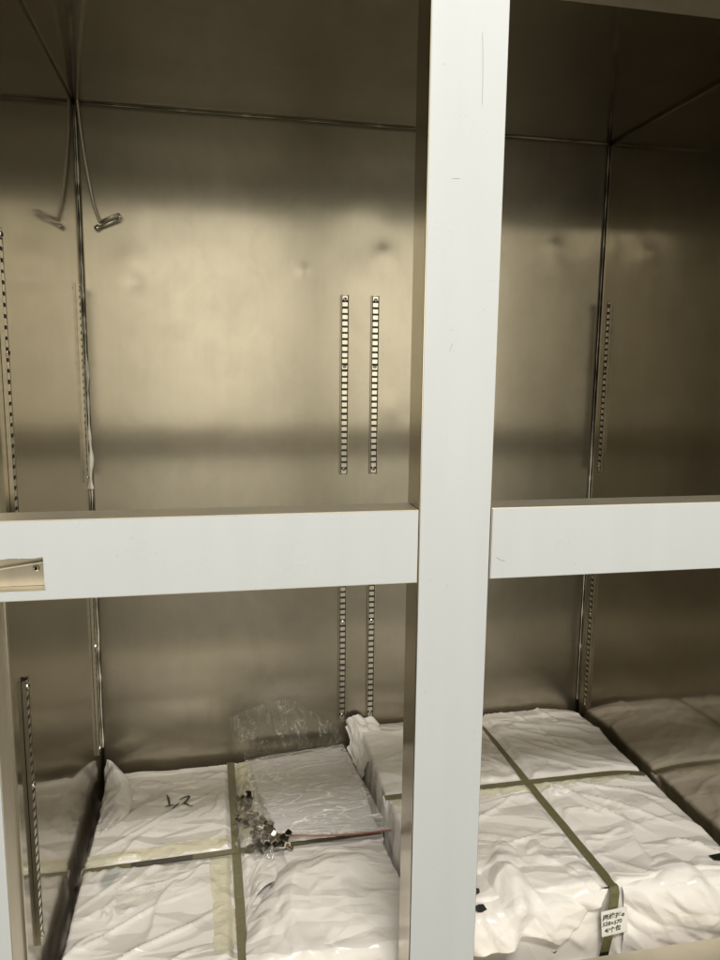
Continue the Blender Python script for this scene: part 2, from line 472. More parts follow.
# right rail: a plain bar; left rail: a bar with the lock pocket cut out at its left end
def rail(x0, x1, pocket=None):
    mb = MB()
    if pocket is None:
        mb.box((x0, .0012, R0), (x1, FD, R1), 0, .0012)
        o = mb.build('cross_rail', M['trim'], cab)
        MB().box((x0 + .0012, -.0002, R0 + .0012), (x1 - .0012, .0008, R1 - .0012), 0, .0003).build('protective_film', M['film'], o)
        return o
    a, b, z0, z1 = pocket
    mb.box((x0, .0012, R0), (x1, FD, z0)); mb.box((x0, .0012, z1), (x1, FD, R1))
    mb.box((b, .0012, z0), (x1, FD, z1)); mb.box((x0, .0012, z0), (a, FD, z1)); mb.box((a, .022, z0), (b, FD, z1))
    o = mb.build('cross_rail', M['trim'], cab)
    # film with a ragged cut-out round the pocket
    bm = bmesh.new()
    rng = random.Random(4)
    zt, zb = R1 - .0012, R0 + .0012
    xl, xr = x0 + .0012, x1 - .0012
    def strip(pts_lo, pts_hi):
        lo = [bm.verts.new((x, 0, z)) for x, z in pts_lo]; hi = [bm.verts.new((x, 0, z)) for x, z in pts_hi]
        for i in range(len(lo) - 1): bm.faces.new((lo[i], lo[i + 1], hi[i + 1], hi[i]))
    n = 16
    top = [(xl + (b - xl) * i / n, z1 + rng.uniform(-.0003, .0010)) for i in range(n + 1)]
    bot = [(xl + (b - xl) * i / n, z0 + rng.uniform(-.0010, .0002)) for i in range(n + 1)]
    bot[-1] = (b + .0022, z0 - .0006); top[-1] = (b + .0005, z1 + .0012)
    strip(top, [(x, zt) for x, _ in top]); strip([(x, zb) for x, _ in bot], bot)
    rgt = [bot[-1]] + [(b + rng.uniform(.0002, .0012), z0 + (z1 - z0) * i / 6) for i in range(1, 6)] + [top[-1]]
    bm.verts.index_update()
    R = [bm.verts.new((x, 0, z)) for x, z in [(bot[-1][0], zb)] + rgt + [(top[-1][0], zt)]]
    Q = [bm.verts.new((xr, 0, v.co.z)) for v in R]
    for i in range(len(R) - 1): bm.faces.new((R[i], Q[i], Q[i + 1], R[i + 1]))
    bmesh.ops.recalc_face_normals(bm, faces=bm.faces[:])
    me = bpy.data.meshes.new('protective_film'); bm.to_mesh(me); bm.free()
    f = link('protective_film', me, o, [M['film']]); solidify(f, .0008, 0)
    return o

rl = rail(.002, P0 - .0008, (-.0, .0585, .655, .692))
rr_ = rail(P1 + .0008, W + .0)
# lock pocket: a bent latch strip and a screw on its back
lk = MB().box((.003, .0195, .6553), (.0575, .0225, .6917), 0, .0005).build('lock_pocket', M['pocket'], cab)
ltb = MB(); ltb.box((-.027, .006, -.0009), (.027, .0194, .0009), 0, .0004)
ltm = ltb.mesh('latch_strip'); ltm.transform(Matrix.Translation((.0305, 0, .6815)) @ Matrix.Rotation(-.14, 4, 'Y'))
link('latch_strip', ltm, lk, [M['trim']])
# a screw in the pocket
def screw_at(parent, p, n, r=.003):
    p, n = Vector(p), Vector(n).normalized()
    mb = MB()
    mb.cyl(p, p + n * r * .35, r, r * .95, 16); mb.cyl(p + n * r * .35, p + n * r * .62, r * .95, r * .5, 16)
    t = n.orthogonal().normalized(); s = n.cross(t)
    c = p + n * r * .64
    for a, b in ((t, s), (s, t)):
        lo = c - a * r * .55 - b * r * .12 - n * r * .05; hi = c + a * r * .55 + b * r * .12 + n * r * .02
        mb.box([min(lo[i], hi[i]) for i in range(3)], [max(lo[i], hi[i]) for i in range(3)], 1)
    return mb.build('screw', [M['bright'], M['dark']], parent)
screw_at(lk, (.047, .0195, .676), (0, -1, 0), .0042)

# a few dark nicks in the film
def nick(parent, pts, wd=.0006):
    bm = bmesh.new(); prev = None
    P_ = catmull(np.array(pts, float), 5)
    for i, p in enumerate(P_):
        d = P_[min(i + 1, len(P_) - 1)] - P_[max(i - 1, 0)]; d = d / np.linalg.norm(d); n = np.array([-d[1], d[0]]) * wd * (.5 if 0 < i < len(P_) - 1 else .1)
        q = [bm.verts.new((p[0] + n[0], -.00035, p[1] + n[1])), bm.verts.new((p[0] - n[0], -.00035, p[1] - n[1]))]
        if prev: bm.faces.new((prev[0], prev[1], q[1], q[0]))
        prev = q
    me = bpy.data.meshes.new('scratch'); bm.to_mesh(me); bm.free()
    return link('scratch', me, parent, [M['scuff']])
nick(rl, [(.337, .729), (.335, .722), (.330, .711)], .0009)
nick(rl, [(.212, .662), (.2125, .6605)], .0012)
nick(rl, [(.075, .6505), (.0752, .6485)], .0012)
nick(rr_, [(.592, .672), (.598, .668), (.604, .6665)], .0006)
nick(rr_, [(.700, .659), (.7008, .6584)], .001)
nick(post, [(.551, 1.28), (.553, 1.24), (.5535, 1.20)], .0005)
nick(post, [(.520, 1.12), (.530, 1.1205)], .0005)
nick(post, [(.548, .148), (.5486, .1473)], .0012)
nick(post, [(.527, .935), (.523, .925)], .0005)

# front frame round the opening
MB().box((-.09, .0012, ZF - .1), (.0012, FD, ZC + .14), 0, .0012).build('side_jamb', M['trim'], cab)
j = [o for o in cab.children if o.name.startswith('side_jamb')][0]
MB().box((-.089, -.0002, ZF - .1), (.0000, .0008, ZC + .14), 0, .0003).build('protective_film', M['film'], j)
j2 = MB().box((W + .0012, .0012, ZF - .1), (W + .09, FD, ZC + .14), 0, .0012).build('side_jamb', M['trim'], cab)
MB().box((W + .0024, -.0002, ZF - .1), (W + .089, .0008, ZC + .14), 0, .0003).build('protective_film', M['film'], j2)
# folded lip where the left jamb meets the wall sheet
MB().box((.0012, .047, ZF), (.0042, .0535, R0 - .0005), 0, .0009).build('edge_lip', M['rung'], cab)
MB().box((.0012, .047, R1 + .0005), (.0042, .0535, HZ - .0005), 0, .0009).build('edge_lip', M['rung'], cab)
for x0, x1 in ((.0024, P0 - .0005), (P1 + .0005, W)):
    h_ = MB().box((x0, .0012, HZ), (x1, FD - .002, ZC + .14), 0, .0012).build('header', M['trim'], cab)
    MB().box((x0 + .001, -.0002, HZ + .0012), (x1 - .001, .0008, ZC + .14), 0, .0003).build('protective_film', M['film'], h_)
    s_ = MB().box((x0, .0012, ZF - .1), (x1, FD, SZ), 0, .0012).build('sill', M['trim'], cab)
    MB().box((x0 + .001, -.0002, ZF - .1), (x1 - .001, .0008, SZ - .0012), 0, .0003).build('protective_film', M['film'], s_)

# sealant beads in the corners, uneven
def bead(p0, p1, r, seed, n=90):
    rng = random.Random(seed)
    p0, p1 = Vector(p0), Vector(p1)
    mb = MB(); seg = 7; rings = []
    t = (p1 - p0).normalized(); a = t.orthogonal().normalized(); c = t.cross(a)
    for i in range(n + 1):
        p = p0.lerp(p1, i / n)
        w = mnoise.noise(Vector((seed * 3.1, i * .21, 0)))
        rad = r * max(.25, .7 + 1.1 * w)
        if rng.random() < .05: rad *= 1.9
        off = (a * mnoise.noise(Vector((i * .13, seed, 5))) + c * mnoise.noise(Vector((i * .17, 9, seed)))) * r * .6
        rings.append([mb.b.verts.new(p + off + (a * math.cos(6.2832 * k / seg) + c * math.sin(6.2832 * k / seg)) * rad) for k in range(seg)])
    for A, B in zip(rings, rings[1:]):
        for k in range(seg): mb.b.faces.new((A[k], A[(k + 1) % seg], B[(k + 1) % seg], B[k]))
    return mb.build('sealant_bead', M['seal'], cab, True)
bead((.0015, D - .0015, .10), (.0015, D - .0015, 1.39), .0015, 2, 170)
bead((.002, D - .002, .66), (.002, D - .002, .93), .0042, 14, 40)
bead((.002, D - .001, ZC - .001), (W - .002, D - .001, ZC - .001), .0007, 5)
bead((W - .0012, D - .0012, .12), (W - .0012, D - .0012, 1.39), .0009, 8, 150)

# ---- slotted shelf strips
def shelf_strip(cx, cy, z0, z1, nrm, along, w=.0172, seed=0):
    """upright slotted channel: nrm is the face direction, along the horizontal direction across it"""
    n, a, up = Vector(nrm), Vector(along), Vector((0, 0, 1))
    base = Vector((cx, cy, 0))
    rng = random.Random(seed)
    def b(mb, s0, s1, d0, d1, q0, q1, mi):
        A = base + a * s0 + n * d0 + up * q0; B = base + a * s1 + n * d1 + up * q1
        mb.box([min(A[i], B[i]) for i in range(3)], [max(A[i], B[i]) for i in range(3)], mi)
    mb = MB()
    b(mb, -w / 2 + .0012, w / 2 - .0012, .0004, .0016, z0 + .001, z1 - .001, 1)      # back of the channel, its near-black colour painting the shade in the slots
    for s in (-1, 1):
        e = s * w / 2
        b(mb, min(e, e - s * .0012), max(e, e - s * .0012), .0003, .0052, z0, z1, 2)   # flanges
        e2 = s * (w / 2 - .0013)
        b(mb, min(e2, e2 - s * .0022), max(e2, e2 - s * .0022), .0022, .0042, z0 + .0004, z1 - .0004, 1)  # dark strips paint the shade beside the rungs
    k = 29; pitch = (z1 - z0) / k
    for i in range(k):
        q = z0 + i * pitch
        t = rng.uniform(-.0004, .0004)
        b(mb, -.0054, .0054, .0030, .0048 + t * .5, q + pitch * .20 + t, q + pitch * .84 + t, 0)
    o = mb.build('shelf_strip', [M['rung'], M['dark'], M['flange']], cab)
    for fz in (.975, .61, .03):
        p = base + n * .0049 + up * (z0 + (z1 - z0) * fz)
        screw_at(o, p, n, .0042)
    return o
for z0, z1 in ((.681, 1.058), (.1195, .4965)):
    shelf_strip(.519, D, z0, z1, (0, -1, 0), (1, 0, 0), seed=1)
    shelf_strip(.584, D, z0, z1, (0, -1, 0), (1, 0, 0), seed=2)
    shelf_strip(0, .632, z0, z1, (1, 0, 0), (0, 1, 0), seed=3)
    shelf_strip(0, .118, z0 + .007, z1 + .007, (1, 0, 0), (0, 1, 0), seed=4)
    shelf_strip(W, .650, z0, z1, (-1, 0, 0), (0, 1, 0), seed=5)
    shelf_strip(W, .118, z0, z1, (-1, 0, 0), (0, 1, 0), seed=6)

# ---- thermometer probe tube with its wire clip, hanging out of the ceiling corner
pts = [(.006, .684, 1.41), (.007, .6855, 1.395), (.010, .687, 1.35), (.014, .688, 1.308), (.019, .688, 1.27), (.024, .688, 1.238), (.029, .687, 1.21), (.039, .685, 1.179)]
pr = MB().tube([tuple(v) for v in catmull(np.array(pts), 5)], .0028, 9).build('probe_tube', M['trim'], cab, True)
clip = MB()
a0, a1 = Vector((.033, .684, 1.167)), Vector((.074, .680, 1.185))
def roundrod(mb, p, q, r): mb.tube([p, p.lerp(q, .5), q], r, 9)
roundrod(clip, a0, a1, .0027)
up = Vector((0, 0, .0095))
roundrod(clip, a0 + Vector((.007, .001, .013)), a1 + up, .0022)
clip.tube([a1, a1 + Vector((.004, -.001, .006)), a1 + up], .0024, 9)
clip.cyl(a0 + Vector((-.002, .001, -.001)), a0 + Vector((.004, -.002, .003)), .0048, seg=16)
clip.build('wire_clip', M['bright'], pr, True)

# ================================================================== wrapped parcels: a small cloth solver
def wrap(x0, x1, y0, y1, zt, h, res, excess, seed, pins, creases, iters=260, ang=.6, tilt=None):
    """white sheeting laid over a box and gathered: returns the (n, m, 3) points of the settled sheet"""
    rng = np.random.RandomState(seed)
    a = np.arange(x0 - h, x1 + h + res * .5, res); b = np.arange(y0 - h, y1 + h + res * .5, res)
    A, B = np.meshgrid(a, b, indexing='ij')
    def top(X, Y): return zt + (tilt(X, Y) if tilt else 0)
    ex = np.maximum(x0 - A, A - x1).clip(0); ey = np.maximum(y0 - B, B - y1).clip(0)
    X = A.clip(x0, x1); Y = B.clip(y0, y1)
    dn = np.maximum(ex, ey)
    P = np.stack([X, Y, top(X, Y) - dn], -1)
    both = np.minimum(ex, ey)
    P[..., 0] += np.where(ex > 0, np.sign(A - X), 0) * (.002 + both * .12)
    P[..., 1] += np.where(ey > 0, np.sign(B - Y), 0) * (.002 + both * .12)
    # initial ridges: diagonal pulls plus hand-placed creases
    n1 = np.abs(vnoise(A, B, 13, seed, 3.4, ang, 2)); n2 = np.abs(vnoise(A, B, 22, seed + 3, 2.6, ang - 1.2, 2))
    lift = .010 * (.35 - n1).clip(0) + .004 * (.3 - n2).clip(0)
    lift += folds(A, B, creases) * .5
    on_top = (dn <= 0)
    P[..., 2] += np.where(on_top, lift, 0)
    side = np.where(ey > 0, np.sign(B - Y), 0)
    P[..., 1] += np.where(~on_top & (ey >= ex), side * lift * .8, 0)
    P[..., 0] += np.where(~on_top & (ex > ey), np.sign(A - X) * lift * .8, 0)
    exc = excess * (1 + 1.6 * vnoise(A, B, 6, seed + 9, 1.5, ang, 2))
    pinm = np.zeros(A.shape, bool)
    for ax, c, w in pins:
        q = A if ax == 0 else B
        pinm |= np.abs(q - c) < w
    exc = np.where(pinm, 0.0, exc).clip(-.005, .08)
    links = [(1, 0, .5), (0, 1, .5), (1, 1, .35), (1, -1, .35), (2, 0, .10), (0, 2, .10), (4, 0, .03), (0, 4, .03)]
    V = np.zeros_like(P)
    n, m = A.shape
    for it in range(iters):
        old = P.copy()
        V *= .86
        P = P + V
        P[..., 2] -= .00006
        for di, dj, k in links:
            i0, i1 = slice(0, n - di), slice(di, n)
            if dj >= 0: j0, j1 = slice(0, m - dj), slice(dj, m)
            else: j0, j1 = slice(-dj, m), slice(0, m + dj)
            d = P[i1, j1] - P[i0, j0]
            l = np.linalg.norm(d, axis=-1) + 1e-9
            rest = res * math.hypot(di, dj) * (1 + .5 * (exc[i0, j0] + exc[i1, j1]))
            c = d * ((l - rest) / l * .5 * k)[..., None]
            P[i0, j0] += c; P[i1, j1] -= c
        # keep out of the box
        zz = top(P[..., 0], P[..., 1])
        inx = np.minimum(P[..., 0] - x0, x1 - P[..., 0]); iny = np.minimum(P[..., 1] - y0, y1 - P[..., 1]); inz = zz - P[..., 2]
        ins = (inx > 0) & (iny > 0) & (inz > 0)
        mz = ins & (inz <= np.minimum(inx, iny)); P[..., 2] = np.where(mz, zz, P[..., 2])
        mx = ins & ~mz & (inx <= iny)
        P[..., 0] = np.where(mx, np.where(P[..., 0] - x0 < x1 - P[..., 0], x0, x1), P[..., 0])
        my = ins & ~mz & ~mx
        P[..., 1] = np.where(my, np.where(P[..., 1] - y0 < y1 - P[..., 1], y0, y1), P[..., 1])
        # the sheet hugs the box: soft limit on how far it may bulge
        P[..., 2] = np.where(on_top, np.minimum(P[..., 2], zz + .016), P[..., 2])
        P[..., 2] = np.where(pinm & on_top, zz + .0002, P[..., 2])
        P[..., 1] = np.where(pinm & ~on_top & (ey >= ex), np.where(B > y1, np.minimum(P[..., 1], y1 + .001), np.maximum(P[..., 1], y0 - .001)), P[..., 1])
        P[..., 0] = P[..., 0].clip(x0 - .011, x1 + .011); P[..., 1] = P[..., 1].clip(y0 - .024, min(y1 + .012, D - .003))
        P[..., 0] = P[..., 0].clip(.0025, W - .0025)
        P[..., 2] = np.maximum(P[..., 2], ZF + .004)
        V = P - old
    # creases the solver cannot hold: sharp folds and crumple facets, fading out under the straps
    fade = np.ones_like(A)
    for ax, c, w in pins:
        q = A if ax == 0 else B
        fade *= np.clip((np.abs(q - c) - w * .8) / .008, 0, 1)
    fc = .0105 * facet(A, B, 9, seed + 40, 2.8, ang) + .0030 * facet(A, B, 22, seed + 41, 3.2, ang + .4) + .0004 * facet(A, B, 66, seed + 42, 1.8, ang - .6)
    pinch = []
    for ax, c, w in pins:
        for _ in range(28):
            t0 = rng.uniform(0, 1); sgn = rng.choice([-1, 1]); L = rng.uniform(.02, .085); k2 = rng.normal(0, .5)
            a0 = c + sgn * w * .7; h2 = rng.uniform(.0012, .0042)
            if ax == 0: p0 = (a0, y0 + t0 * (y1 - y0)); p1 = (a0 + sgn * L, p0[1] + k2 * L)
            else: p0 = (x0 + t0 * (x1 - x0), a0); p1 = (p0[0] + k2 * L, a0 + sgn * L)
            pinch.append((p0, p1, h2, rng.uniform(.005, .012)))
    extra = folds(A, B, creases + pinch + random_folds(40, x0, x1, y0, y1, ang, seed + 60, .0075)) + (fc + .005).clip(0, 1)
    extra *= fade
    P[..., 2] += np.where(on_top, extra, 0)
    sy = np.where((~on_top) & (ey >= ex), np.sign(B - Y), 0); sx = np.where((~on_top) & (ex > ey), np.sign(A - X), 0)
    blend = np.clip(dn / .015, 0, 1)
    P[..., 1] += sy * extra * blend * .8; P[..., 0] += sx * extra * blend * .6
    P[..., 0] = P[..., 0].clip(.0025, W - .0025); P[..., 1] = np.minimum(P[..., 1], D - .003)
    return A, B, P

class Surf:
    """height look-up on a settled sheet's top, for laying straps, tape and ink on it"""
    def __init__(self, P, x0, x1, y0, y1, zt):
        self.x0, self.y0, self.st = x0 - .03, y0 - .03, .004
        nx = int((x1 - x0 + .06) / self.st) + 2; ny = int((y1 - y0 + .06) / self.st) + 2
        G = np.full((nx, ny), -9.0)
        i = ((P[..., 0] - self.x0) / self.st).astype(int).clip(0, nx - 1); k = ((P[..., 1] - self.y0) / self.st).astype(int).clip(0, ny - 1)
        np.maximum.at(G, (i.ravel(), k.ravel()), P[..., 2].ravel())
        for _ in range(4):
            E = np.pad(G, 1, constant_values=-9)
            best = np.max([E[1 + a:1 + a + nx, 1 + b:1 + b + ny] for a in (-1, 0, 1) for b in (-1, 0, 1)], 0)
            G = np.where(G < -1, best, G)
        self.G = G; self.zt = zt
    def z(self, x, y):
        u = (np.asarray(x) - self.x0) / self.st; v = (np.asarray(y) - self.y0) / self.st
        i = np.floor(u).astype(int).clip(0, self.G.shape[0] - 2); k = np.floor(v).astype(int).clip(0, self.G.shape[1] - 2)
        fu = (u - i).clip(0, 1); fv = (v - k).clip(0, 1); G = self.G
        return (G[i, k] * (1 - fu) + G[i + 1, k] * fu) * (1 - fv) + (G[i, k + 1] * (1 - fu) + G[i + 1, k + 1] * fu) * fv

def ribbon(name, pts, width, mat, parent, side, thick=.0007, mats=None, dark=None):
    """flat band along a polyline; side(i) gives the across direction"""
    pts = [Vector(p) for p in pts]
    P = np.zeros((len(pts), 3, 3))
    for i, p in enumerate(pts):
        s = Vector(side)
        for j2_, f in enumerate((-.5, 0, .5)): P[i, j2_] = p + s * width * f
    me = grid_mesh(name, P)
    o = link(name, me, parent, mats or [mat])
    if dark:
        for pl in me.polygons:
            if dark(pl.index // 2): pl.material_index = 1
    solidify(o, thick, 1)
    return o

def lay(name, S, poly, nx, ny, mat, parent, lift=.0012, seed=0, rag=.0, flat=0.0, amp=.0006):
    """a thin piece (tape, patch) lying on the sheet inside the quad poly"""
    p00, p10, p11, p01 = [np.array(q, float) for q in poly]
    u = np.linspace(0, 1, nx)[:, None, None]; v = np.linspace(0, 1, ny)[None, :, None]
    XY = (p00 * (1 - u) + p10 * u) * (1 - v) + (p01 * (1 - u) + p11 * u) * v
    if rag:
        XY = XY + rag * np.stack([vnoise(XY[..., 0], XY[..., 1], 40, seed), vnoise(XY[..., 0], XY[..., 1], 40, seed + 5)], -1)
    z = S.z(XY[..., 0], XY[..., 1])
    z = np.maximum(z, S.zt) * (1 - flat) + flat * S.zt
    z = z + lift + amp * np.abs(vnoise(XY[..., 0], XY[..., 1], 90, seed + 2))
    me = grid_mesh(name, np.dstack([XY, z]))
    return link(name, me, parent, [mat], True)

# ---------------- left parcel
LX0, LX1, LY0, LY1, LZ = .016, .536, .10, .672, .046
left = thing('wrapped_parcel', 'low parcel in creased white plastic with black handwritten mark and clear bag on top', 'parcel', ((LX0 + LX1) / 2, (LY0 + LY1) / 2, ZF + .001), 'white strapped parcels in the cabinet')
creL = [((.03, .40), (.262, .585), .006, .004), ((.05, .13), (.262, .25), .009, .004), ((.10, .30), (.262, .345), .005, .004),
        ((.02, .24), (.16, .43), .004, .005), ((.13, .47), (.255, .52), .005, .003), ((.09, .62), (.20, .58), .003, .004),
        ((.04, .45), (.06, .56), .006, .003), ((.06, .56), (.03, .645), .006, .003), ((.02, .17), (.10, .24), .007, .004),
        ((.03, .19), (.25, .31), .007, .003), ((.11, .13), (.26, .175), .006, .004), ((.075, .24), (.085, .30), .009, .003), ((.085, .245), (.13, .265), .006, .003),
        ((.29, .20), (.50, .36), .006, .005)]
A_, B_, PL = wrap(LX0, LX1, LY0, LY1, LZ, .07, .0031, .010, 21, [(0, .272, .010), (1, .368, .009)], creL, ang=.55)
me = grid_mesh('wrapping', PL)
wl = link('wrapping', me, left, [M['sheet_left']], True); 
SL = Surf(PL, LX0, LX1, LY0, LY1, LZ)
MB().box((LX0 + .004, LY0 + .004, ZF + .002), (LX1 - .004, LY1 - .004, LZ - .003), 0, .004).build('contents', M['sheet'], left)

def band_top(S, c0, c1, n=60, lift=.0017, ends=None, sag=.0004):
    out = []
    for i in range(n + 1):
        t = i / n
        x = c0[0] + (c1[0] - c0[0]) * t; y = c0[1] + (c1[1] - c0[1]) * t
        w = .0004 * mnoise.noise(Vector((x * 40, y * 40, 3)))
        out.append((x + w * 1.5, y + w * 1.5, S.zt + lift + abs(w) * 1.2))
    return out
b1 = band_top(SL, (.269, LY1 + .003), (.2755, LY0 - .003))
ribbon('strap', b1 + [(.2755, LY0 - .0045, LZ - .03), (.2755, LY0 - .0045, ZF + .006)], .0155, M['strap'], left, (1, 0, 0))
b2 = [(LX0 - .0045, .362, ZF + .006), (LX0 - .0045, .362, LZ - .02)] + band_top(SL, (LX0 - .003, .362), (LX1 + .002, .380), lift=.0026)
ribbon('strap', b2, .0135, M['strap'], left, (0, 1, 0), mats=[M['strap'], M['strapdark']], dark=lambda i: 11 <= i <= 22)  # dark stretch is a glossy reflection painted into the band
lay('tape', SL, [(.016, .372), (.262, .381), (.262, .415), (.016, .393)], 90, 16, M['tape'], left, seed=1, rag=.006)
lay('tape', SL, [(.236, .13), (.265, .13), (.262, .36), (.226, .36)], 16, 90, M['tape'], left, seed=2, rag=.006)
lay('tape', SL, [(.279, .39), (.318, .41), (.312, .662), (.277, .668)], 18, 90, M['tape'], left, seed=3, rag=.008)
lay('tape', SL, [(.074, .303), (.158, .297), (.110, .262), (.084, .242)], 30, 24, M['wisp'], left, lift=.0022, seed=4, rag=.004)

def ink(name, S, strokes, parent, lift=.0011):
    bm = bmesh.new()
    for st in strokes:
        pts = catmull(np.array([(x, y, w) for x, y, w in st], float), 8)
        prev = None
        for i, (x, y, w) in enumerate(pts):
            d = pts[min(i + 1, len(pts) - 1)][:2] - pts[max(i - 1, 0)][:2]
            d = d / (np.linalg.norm(d) + 1e-9)
            nrm = np.array([-d[1], d[0]]) * w * .5
            q = []
            for s in (1, -1):
                xx, yy = x + nrm[0] * s, y + nrm[1] * s
                q.append(bm.verts.new((xx, yy, float(S.z(xx, yy)) + lift)))
            if prev: bm.faces.new((prev[0], prev[1], q[1], q[0]))
            prev = q
    bmesh.ops.recalc_face_normals(bm, faces=bm.faces[:])
    me = bpy.data.meshes.new(name); bm.to_mesh(me); bm.free()
    o = link(name, me, parent, [M['ink']]); solidify(o, .0003, 0)
    return o
ink('handwritten_mark', SL, [
    [(.140, .566, .0018), (.144, .552, .0048), (.147, .532, .0039)],
    [(.139, .525, .0015), (.147, .529, .0033), (.156, .531, .0024)],
    [(.165, .536, .0015), (.159, .527, .0039), (.153, .517, .0021)],
    [(.166, .547, .0015), (.174, .554, .0027), (.184, .557, .0045), (.181, .546, .0042), (.173, .530, .0039), (.181, .527, .0027), (.192, .522, .0018)],
], left)

def flap(name, rows, parent, seed, k=12, amp=.004, freq=38, ang=.6, stretch=2.5, sub=0):
    P = crumple(loft(rows, k * 2), seed, amp, freq, stretch, ang)
    P[..., 0] = P[..., 0].clip(.0025, W - .0025); P[..., 1] = np.minimum(P[..., 1], D - .0025)
    o = link(name, grid_mesh(name, P), parent, [M['sheet']], True)
    solidify(o, .0004, 0)
    if sub: subsurf(o, sub)
    return o
# loose upper sheet over the right half of the left parcel
flap('loose_sheet', [
    [(.287, .205, .052), (.322, .262, .058), (.353, .300, .067), (.385, .318, .060), (.42, .312, .072), (.470, .312, .074), (.536, .292, .062)],
    [(.284, .180, .056), (.320, .222, .068), (.350, .250, .079), (.385, .262, .080), (.42, .262, .081), (.470, .260, .078), (.540, .242, .064)],
    [(.282, .155, .056), (.318, .176, .067), (.350, .190, .077), (.385, .198, .079), (.42, .195, .079), (.470, .195, .075), (.540, .190, .062)],
    [(.280, .125, .052), (.318, .130, .060), (.350, .138, .066), (.385, .140, .070), (.42, .138, .070), (.470, .138, .066), (.540, .138, .058)],
    [(.280, .100, .049), (.318, .098, .052), (.350, .098, .055), (.385, .098, .056), (.42, .098, .056), (.470, .098, .054), (.540, .098, .050)],
    [(.280, .088, .010), (.318, .084, .010), (.350, .082, .010), (.385, .082, .010), (.42, .082, .010), (.470, .084, .010), (.540, .088, .010)],
], left, 31, 9, .008, 20, .5)
flap('loose_sheet', [
    [(.287, .300, .050), (.310, .325, .060), (.335, .335, .058)],
    [(.286, .262, .052), (.312, .288, .064), (.338, .298, .062)],
    [(.284, .215, .050), (.310, .250, .060), (.336, .268, .058)],
], left, 33, 10, .004, 40, .9)
# the stiff ear of sheeting standing in the back left corner
flap('folded_corner', [
    [(.006, .655, .046), (.005, .664, .066), (.010, .668, .086), (.024, .664, .082), (.040, .655, .062)],
    [(.010, .632, .048), (.012, .642, .068), (.026, .646, .080), (.044, .634, .070), (.062, .610, .052)],
    [(.014, .590, .048), (.018, .600, .060), (.032, .602, .064), (.052, .582, .060), (.072, .550, .049)],
    [(.015, .540, .048), (.020, .545, .054), (.034, .540, .056), (.052, .522, .054), (.066, .492, .049)],
    [(.016, .480, .047), (.018, .480, .050), (.026, .478, .051), (.038, .468, .050), (.046, .452, .048)],
], left, 35, 9, .005, 40, 1.2)

# ---------------- right parcel
RX0, RX1, RY0, RY1, RZ = .553, 1.086, .098, .684, .108
right = thing('wrapped_parcel', 'thick parcel in creased white plastic with paper label on its front, beside the right wall', 'parcel', ((RX0 + RX1) / 2, (RY0 + RY1) / 2, ZF + .001), 'white strapped parcels in the cabinet')
creR = [((.86, .39), (.98, .20), .010, .004), ((.86, .375), (1.06, .20), .008, .004), ((.90, .385), (1.08, .28), .006, .004), ((.98, .20), (1.08, .13), .009, .004),
        ((.84, .62), (1.00, .48), .006, .005), ((.92, .67), (.96, .45), .006, .004), ((.98, .67), (.99, .55), .006, .004),
        ((.62, .60), (.80, .66), .006, .005), ((.58, .50), (.80, .60), .005, .005), ((.60, .22), (.82, .38), .009, .004), ((.60, .28), (.80, .42), .006, .004),
        ((.86, .30), (.93, .27), .008, .004), ((.87, .22), (.96, .23), .006, .004), ((.62, .17), (.82, .26), .008, .004), ((.86, .12), (1.08, .14), .008, .006),
        ((.56, .30), (.70, .36), .006, .004), ((.86, .36), (.88, .33), .010, .004)]
tiltR = lambda X, Y: -.008 * np.clip((Y - .55) / .13, 0, 1) ** 2 - .010 * np.clip((X - 1.0) / .09, 0, 1) ** 2
A_, B_, PR = wrap(RX0, RX1, RY0, RY1, RZ, .125, .0033, .011, 44, [(0, .838, .012), (1, .392, .009)], creR, ang=-.75, tilt=tiltR)
wr = link('wrapping', grid_mesh('wrapping', PR), right, [M['sheet_right']], True); 
SR = Surf(PR, RX0, RX1, RY0, RY1, RZ)
MB().box((RX0 + .004, RY0 + .004, ZF + .002), (RX1 - .012, RY1 - .006, RZ - .012), 0, .004).build('contents', M['sheet'], right)
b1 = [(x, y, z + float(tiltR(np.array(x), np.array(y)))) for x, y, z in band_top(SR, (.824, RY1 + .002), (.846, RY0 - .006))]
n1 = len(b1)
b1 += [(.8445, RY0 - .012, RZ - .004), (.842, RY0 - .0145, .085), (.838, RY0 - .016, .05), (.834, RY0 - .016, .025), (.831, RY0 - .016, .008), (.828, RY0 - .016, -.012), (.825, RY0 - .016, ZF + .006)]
ribbon('strap', b1, .0155, M['strap'], right, (1, 0, 0), mats=[M['strap'], M['strapdark']], dark=lambda i: i >= n1 + 4)  # lower end coloured black as a painted reflection
b2 = [(RX0 - .0045, .388, ZF + .006), (RX0 - .0045, .388, RZ - .02)] + [(x, y, z + float(tiltR(np.array(x), np.array(y)))) for x, y, z in band_top(SR, (RX0 - .003, .388), (RX1 + .002, .392), lift=.0026)]
ribbon('strap', b2, .0135, M['strap'], right, (0, 1, 0))
lay('tape', SR, [(.556, .355), (1.05, .362), (1.05, .384), (.556, .380)], 140, 14, M['tape'], right, seed=7, rag=.010)
lay('tape', SR, [(.800, .44), (.822, .44), (.812, .62), (.794, .62)], 12, 60, M['wisp'], right, seed=8, rag=.006)

